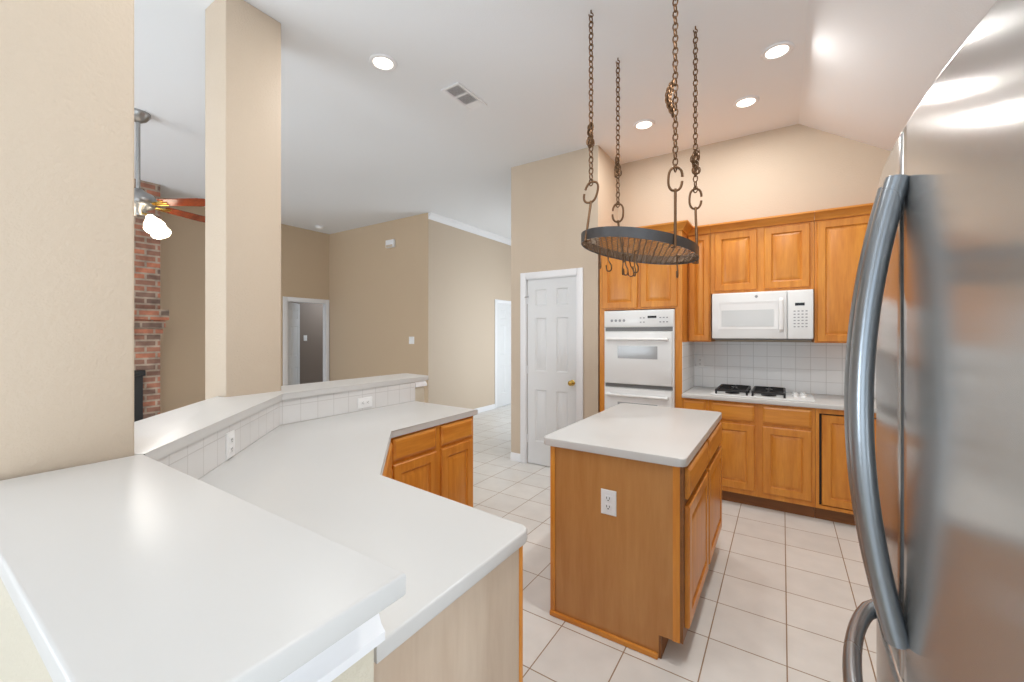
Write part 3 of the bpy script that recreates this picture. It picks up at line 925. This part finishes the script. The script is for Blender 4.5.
# ------------------------------------------------------------------ pot rack
RC = Vector((-.735, 2.53)); RR = .338; RK = 1.09; RZ = 1.975
def rz(x, y):
    return RZ - .055 * (x - RC.x) / RR - .02 * (y - RC.y) / RR
t = thing('pot_rack', 'round iron pot rack hung on four chains over the island', 'pot rack', (RC.x, RC.y, ZC))
def ringpt(a, r=RR, dz=0):
    x, y = RC.x + r * math.cos(a), RC.y + r * RK * math.sin(a)
    return Vector((x, y, rz(x, y) + dz))
b = B(); ns = 64; rings = []
for k in range(ns):
    a = 2 * math.pi * k / ns
    rings.append([ringpt(a, RR, -.028), ringpt(a, RR, .028), ringpt(a, RR - .005, .028), ringpt(a, RR - .005, -.028)])
vr = [[b.bm.verts.new(p) for p in q] for q in rings]
for k in range(ns):
    for i in range(4):
        j = (i + 1) % 4
        b.bm.faces.new((vr[k][i], vr[k][j], vr[(k + 1) % ns][j], vr[(k + 1) % ns][i]))
obj('hoop', b, M_RING, t)
b = B(); sp = .03; r0 = RR - .006
k = -int(r0 / sp)
while k * sp < r0:
    x = k * sp
    h = math.sqrt(max(0, r0 * r0 - x * x))
    for fam in (0, 1):
        n = max(2, int(2 * h / .017)); pts = []
        for i in range(n + 1):
            s = -h + 2 * h * i / n
            w = .004 * math.sin(s / .017 * math.pi / 1.0 + (k % 2) * math.pi)
            p, q = (x + w, s) if fam == 0 else (s, x + w)
            px, py = RC.x + p * .94 - q * .34, RC.y + (p * .34 + q * .94) * RK
            pts.append((px, py, rz(px, py) - .022 + (.002 if fam else -.002)))
        b.tube(pts, .0023, 4)
    k += 1
obj('wire_grid', b, M_GRID, t)

CAMR = Vector((.837, .547, 0))
def link_pts(c, ax, L=.0205, W=.0125, n=10):
    """closed oval: long axis vertical, wide along ax"""
    return [c + Vector((0, 0, L * math.sin(2 * math.pi * i / n))) + ax * (W * math.cos(2 * math.pi * i / n)) for i in range(n)]
HK = [(-.945, 2.30), (-.953, 2.80), (-.475, 2.31), (-.452, 2.775)]
CZ = [2.285, 2.287, 2.27, 2.288]
for i, ((hx, hy), cz) in enumerate(zip(HK, CZ)):
    ax0 = CAMR.copy(); ax1 = Vector((-.547, .837, 0))
    b = B(); z = ZC - .055; j = 0
    bot = cz + .058
    nl = int((z - bot) / .0325); st = (z - bot) / nl
    for j in range(nl + 1):
        a = (ax0 * .75 + ax1 * .66) if j % 2 == 0 else (ax0 * .75 - ax1 * .66)
        b.tube(link_pts(Vector((hx, hy, z - j * st)), a.normalized()), .0042, 5, closed=True)
    # slack links gathered part-way down
    zb = (2.62, 2.60, 2.70, 2.52)[i]
    if i == 2:
        for j in range(13):
            u = j / 12; off = ax0 * (-.014 - .026 * math.sin(math.pi * u) - (.02 if 0 else 0))
            a = ax0 if j % 2 else ax1
            zz = zb + .075 - abs(u - .5) * 0 - .15 * u
            b.tube(link_pts(Vector((hx, hy, zz)) + off, a), .0042, 5, closed=True)
            if j % 2 == 0:
                b.tube(link_pts(Vector((hx, hy, zz)) + off * .55 + ax1 * .012, ax1), .0042, 5, closed=True)
    else:
        for j in range(16):
            off = ax0 * random.uniform(-.015, .015) + ax1 * random.uniform(-.015, .015)
            a = (ax0 * random.uniform(-1, 1) + ax1 * random.uniform(-1, 1)).normalized()
            b.tube(link_pts(Vector((hx, hy, zb + random.uniform(-.06, .06))) + off, a), .0042, 5, closed=True)
    ch = obj('chain', b, M_IRON, t, smooth=60)
    b = B()
    b.tube([(hx, hy, ZC - .001), (hx, hy, ZC - .02)], .004, 6)
    b.tube([Vector((hx, hy, ZC - .03)) + CAMR * (.012 * math.sin(R(a))) + Vector((0, 0, .012 * math.cos(R(a)))) for a in range(0, 290, 24)], .0035, 6)
    obj('ceiling_hook', b, M_IRON, ch, smooth=60)
    # open oval connector, gap towards the right
    b = B(); pts = []
    for k in range(25):
        a = R(8 + 345 * k / 24)
        sgn = -1 if i in (0, 1) else 1
        ca, sa = math.cos(a), math.sin(a)
        px = math.copysign(abs(ca) ** .8, ca) * .037 * sgn
        pz = math.copysign(abs(sa) ** .8, sa) * .062
        pts.append(Vector((hx, hy, cz)) + CAMR * (px + pz * (.25 if i == 0 else .05)) + Vector((0, 0, pz)))
    b.tube(pts, .0068, 8); obj('open_ring', b, M_IRON, t, smooth=60)
    # flat rod from the connector to the hoop
    ra = R((230, 124, 320, 27)[i]); ep = ringpt(ra, RR + .006)
    ex, ey = ep.x, ep.y
    d = Vector((ex - RC.x, ey - RC.y)).normalized()
    zb_ = rz(ex, ey) - .04
    b = B(); top = Vector((hx, hy, cz - .052)); mid = Vector((ex, ey, rz(ex, ey) + .06)); bt = Vector((ex, ey, zb_))
    b.tube([top, bt], .0075, 8)
    b.tube([bt, bt + Vector((0, 0, .003)) - Vector((d.x, d.y, 0)) * .03], .005, 6)
    obj('hanger_rod', b, M_IRON, t, smooth=60)
# pot hooks
def s_hook():
    b = B()
    pts = [(0, .012 * math.cos(R(a)) + .0, .030 + .012 * math.sin(R(a))) for a in range(180, -40, -20)]
    pts += [(0, .012, .02), (0, .006, -.01), (0, -.010, -.035)]
    pts += [(0, .004 + .014 * math.cos(R(a)), -.048 + .014 * math.sin(R(a))) for a in range(170, 361, 20)]
    pts += [(0, .020, -.030)]
    b.tube(pts, .0032, 6)
    return b
hooks = [(-.955, 2.475, 30, 'iron pot hook at the left rim of the rack, apart from the cluster'),
         (-.925, 2.56, 80, 'second iron pot hook in from the left rim of the rack'),
         (-.87, 2.65, 10, 'iron pot hook at the left side of the hanging cluster'),
         (-.85, 2.665, 60, 'iron pot hook in the middle of the hanging cluster'),
         (-.825, 2.70, 100, 'iron pot hook hanging lowest in the cluster under the rack'),
         (-.795, 2.665, 35, 'iron pot hook at the right side of the hanging cluster'),
         (-.745, 2.53, 70, 'iron pot hook hung alone near the centre of the rack grid'),
         (-.52, 2.585, 20, 'iron pot hook alone at the right side of the rack')]
proto = None
for x, y, a, lab in hooks:
    if proto is None:
        h = obj('pot_hook', s_hook(), M_IRON, None, 60, local=True); proto = h
    else:
        h = proto.copy(); COL.objects.link(h)
    h.scale = (1.3, 1.3, 1.3)
    h.location = (x, y, rz(x, y) - .073)
    h.rotation_euler = (0, 0, R(a))
    tag(h, lab, 'hook', 'pot hooks on the hanging rack')

# ------------------------------------------------------------------ ceiling fixtures
def can(x, y, label, r=.085, watts=LAMP_W):
    t = thing('recessed_light', label, 'ceiling light', (x, y, ZC), 0, 'recessed ceiling lights')
    obj('trim_ring', B().lathe([(r * .78, -.001), (r * 1.12, -.001), (r * 1.12, -.004), (r * 1.02, -.010), (r * .84, -.010), (r * .78, -.004)], (x, y, ZC), 32), M_TRIM, t, smooth=60)
    obj('lens', B().lathe([(0, -.002), (r * .80, -.002), (r * .80, -.005), (0, -.005)], (x, y, ZC), 32), M_LENS, t)
    if watts:
        l = area('recessed_lamp', (x, y, ZC - .02), (0, 0, 0), r * 1.6, r * 1.6, watts, WARM, 'DISK')
        l.parent = t; l.location = (0, 0, -.02)
can(-2.354, 1.945, 'recessed ceiling light left of the air vent')
can(-1.058, 3.823, 'smallest-looking recessed ceiling light, behind the pot rack chains')
can(-.251, 3.911, 'recessed ceiling light nearest the wall above the microwave')
can(-.031, 3.32, 'recessed ceiling light beside the ceiling crease')
can(-.06, 1.75, 'added fill light in the ceiling above the aisle by the refrigerator, out of view', watts=18)  # unseen can added as overhead fill for the floor and cabinet fronts
can(-1.35, .95, 'added fill light in the ceiling above the bend of the peninsula, out of view')  # second unseen can, added to fill the counters from above
t = thing('smoke_detector', 'small round white smoke detector on the living room ceiling', 'smoke detector', (-7.0, 4.36, ZC))
obj('base', B().lathe([(0, -.001), (.075, -.001), (.075, -.012), (0, -.012)], (-6.9, 4.30, ZC), 24), M_TRIM, t)
obj('cover', B().lathe([(0, -.012), (.062, -.012), (.058, -.035), (.03, -.045), (0, -.046)], (-6.9, 4.30, ZC), 24), M_APPL2, t)
t = thing('air_vent', 'white rectangular air vent in the ceiling with dark louvres', 'air vent', (-2.14, 2.59, ZC))
obj('frame', B().sweep([(-2.235, 2.405), (-2.055, 2.405), (-2.055, 2.77), (-2.235, 2.77)], [(0, ZC - .001), (0, ZC - .012), (-.02, ZC - .010), (-.028, ZC - .001)], closed=True).box(-2.21, 2.537, ZC - .008, -2.08, 2.558, ZC - .001).box(-2.21, 2.672, ZC - .008, -2.08, 2.755, ZC - .001), M_TRIM, t, smooth=0)
for y0, y1 in ((2.425, 2.535), (2.56, 2.67)):
    obj('duct_opening', B().box(-2.208, y0, ZC - .003, -2.082, y1, ZC - .001), M_DARK, t)
    b = B()
    for k in range(7):
        x = -2.20 + k * .0185
        b.prism([(x, y0), (x + .003, y0), (x + .003, y1), (x, y1)], ZC - .010, ZC - .003)
    obj('louvres', b, M_TRIM, t)

# ---- ceiling fan
FXC, FYC = -4.66, 1.23
t = thing('ceiling_fan', 'brass and cherry ceiling fan with lit frosted globes in the living room', 'ceiling fan', (FXC, FYC, ZC))
obj('canopy', B().lathe([(0, -.001), (.085, -.001), (.085, -.02), (.06, -.06), (.02, -.085), (0, -.085)], (FXC, FYC, ZC), 24), M_NICKEL, t, smooth=60)
obj('downrod', B().tube([(FXC, FYC, ZC - .08), (FXC, FYC, 2.68)], .016, 12), M_NICKEL, t)
obj('motor_housing', B().lathe([(0, 2.70), (.03, 2.70), (.05, 2.68), (.10, 2.66), (.125, 2.62), (.125, 2.57), (.10, 2.545), (.06, 2.52), (.05, 2.47), (0, 2.46)], (FXC, FYC, 0), 28), M_NICKEL, t, smooth=60)
for k in range(5):
    a = R(33.1 + 72 * k)
    Mb = Matrix.Translation((FXC, FYC, 2.585)) @ Matrix.Rotation(a, 4, 'Z') @ Matrix.Rotation(R(-11), 4, 'X')
    b = B(); old = b.begin()
    b.prism([(.20, -.055), (.56, -.068), (.63, -.055), (.65, 0), (.63, .055), (.56, .068), (.20, .055)], -.004, .004, .002, 1)
    b.xf(old, Mb); bl = obj('blade', b, M_FANWOOD, t)
    b = B(); old = b.begin()
    b.tube([(.10, 0, -.01), (.16, .02, -.014), (.24, .035, -.007)], .006, 6); b.tube([(.10, 0, -.01), (.16, -.02, -.014), (.24, -.035, -.007)], .006, 6); b.tube([(.10, 0, -.01), (.25, 0, -.008)], .007, 6)
    b.xf(old, Mb); obj('blade_bracket', b, M_BRASS, bl)
for k in range(4):
    a = R(20 + 90 * k); c, s = math.cos(a), math.sin(a)
    b = B().tube([(FXC + c * .04, FYC + s * .04, 2.49), (FXC + c * .10, FYC + s * .10, 2.475), (FXC + c * .13, FYC + s * .13, 2.45)], .009, 8)
    arm = obj('lamp_arm', b, M_BRASS, t)
    Mg = Matrix.Translation((FXC + c * .13, FYC + s * .13, 2.455)) @ Matrix.Rotation(a, 4, 'Z') @ Matrix.Rotation(R(-32), 4, 'Y')
    obj('globe', B().lathe([(0, .0), (.028, 0), (.04, -.03), (.066, -.07), (.078, -.105), (.072, -.13), (.045, -.15), (0, -.155)], (0, 0, 0), 20, Mg), M_GLOBE, arm, smooth=60)
l = area('fan_lamp', (FXC, FYC, 2.28), (0, 0, 0), .3, .3, 12, WARM, 'DISK'); l.parent = t; l.location = (0, 0, 2.28 - ZC)

# ---- fireplace
t = thing('fireplace', 'red brick fireplace rising to the ceiling in the living room', 'fireplace', (-6.97, .75, 0))
b = B(); FP = -6.67
b.box(XW + .002, -.45, 0, FP, .28, ZC - .002); b.box(XW + .002, 1.80, 0, FP, 1.98, ZC - .002); b.box(XW + .002, .28, .95, FP, 1.80, ZC - .002); b.box(XW + .002, .28, 0, XW + .1, 1.80, .95)
obj('chimney_breast', b, M_BRICK, t, smooth=0)
b = B()
for k, (o, z0, z1) in enumerate(((.03, 1.44, 1.52), (.06, 1.525, 1.62), (.10, 1.625, 1.76))):
    b.box(FP - .0, -.45 - o, z0, FP + o, 1.98 + o * .6, z1, .004)
obj('mantel', b, M_BRICK, t)
b = B().box(FP - .02, .26, 0, FP + .03, 1.80, .98, .004).box(FP + .002, .24, .93, FP + .05, 1.82, 1.0, .006)
obj('fire_screen', b, M_BLACK, t)
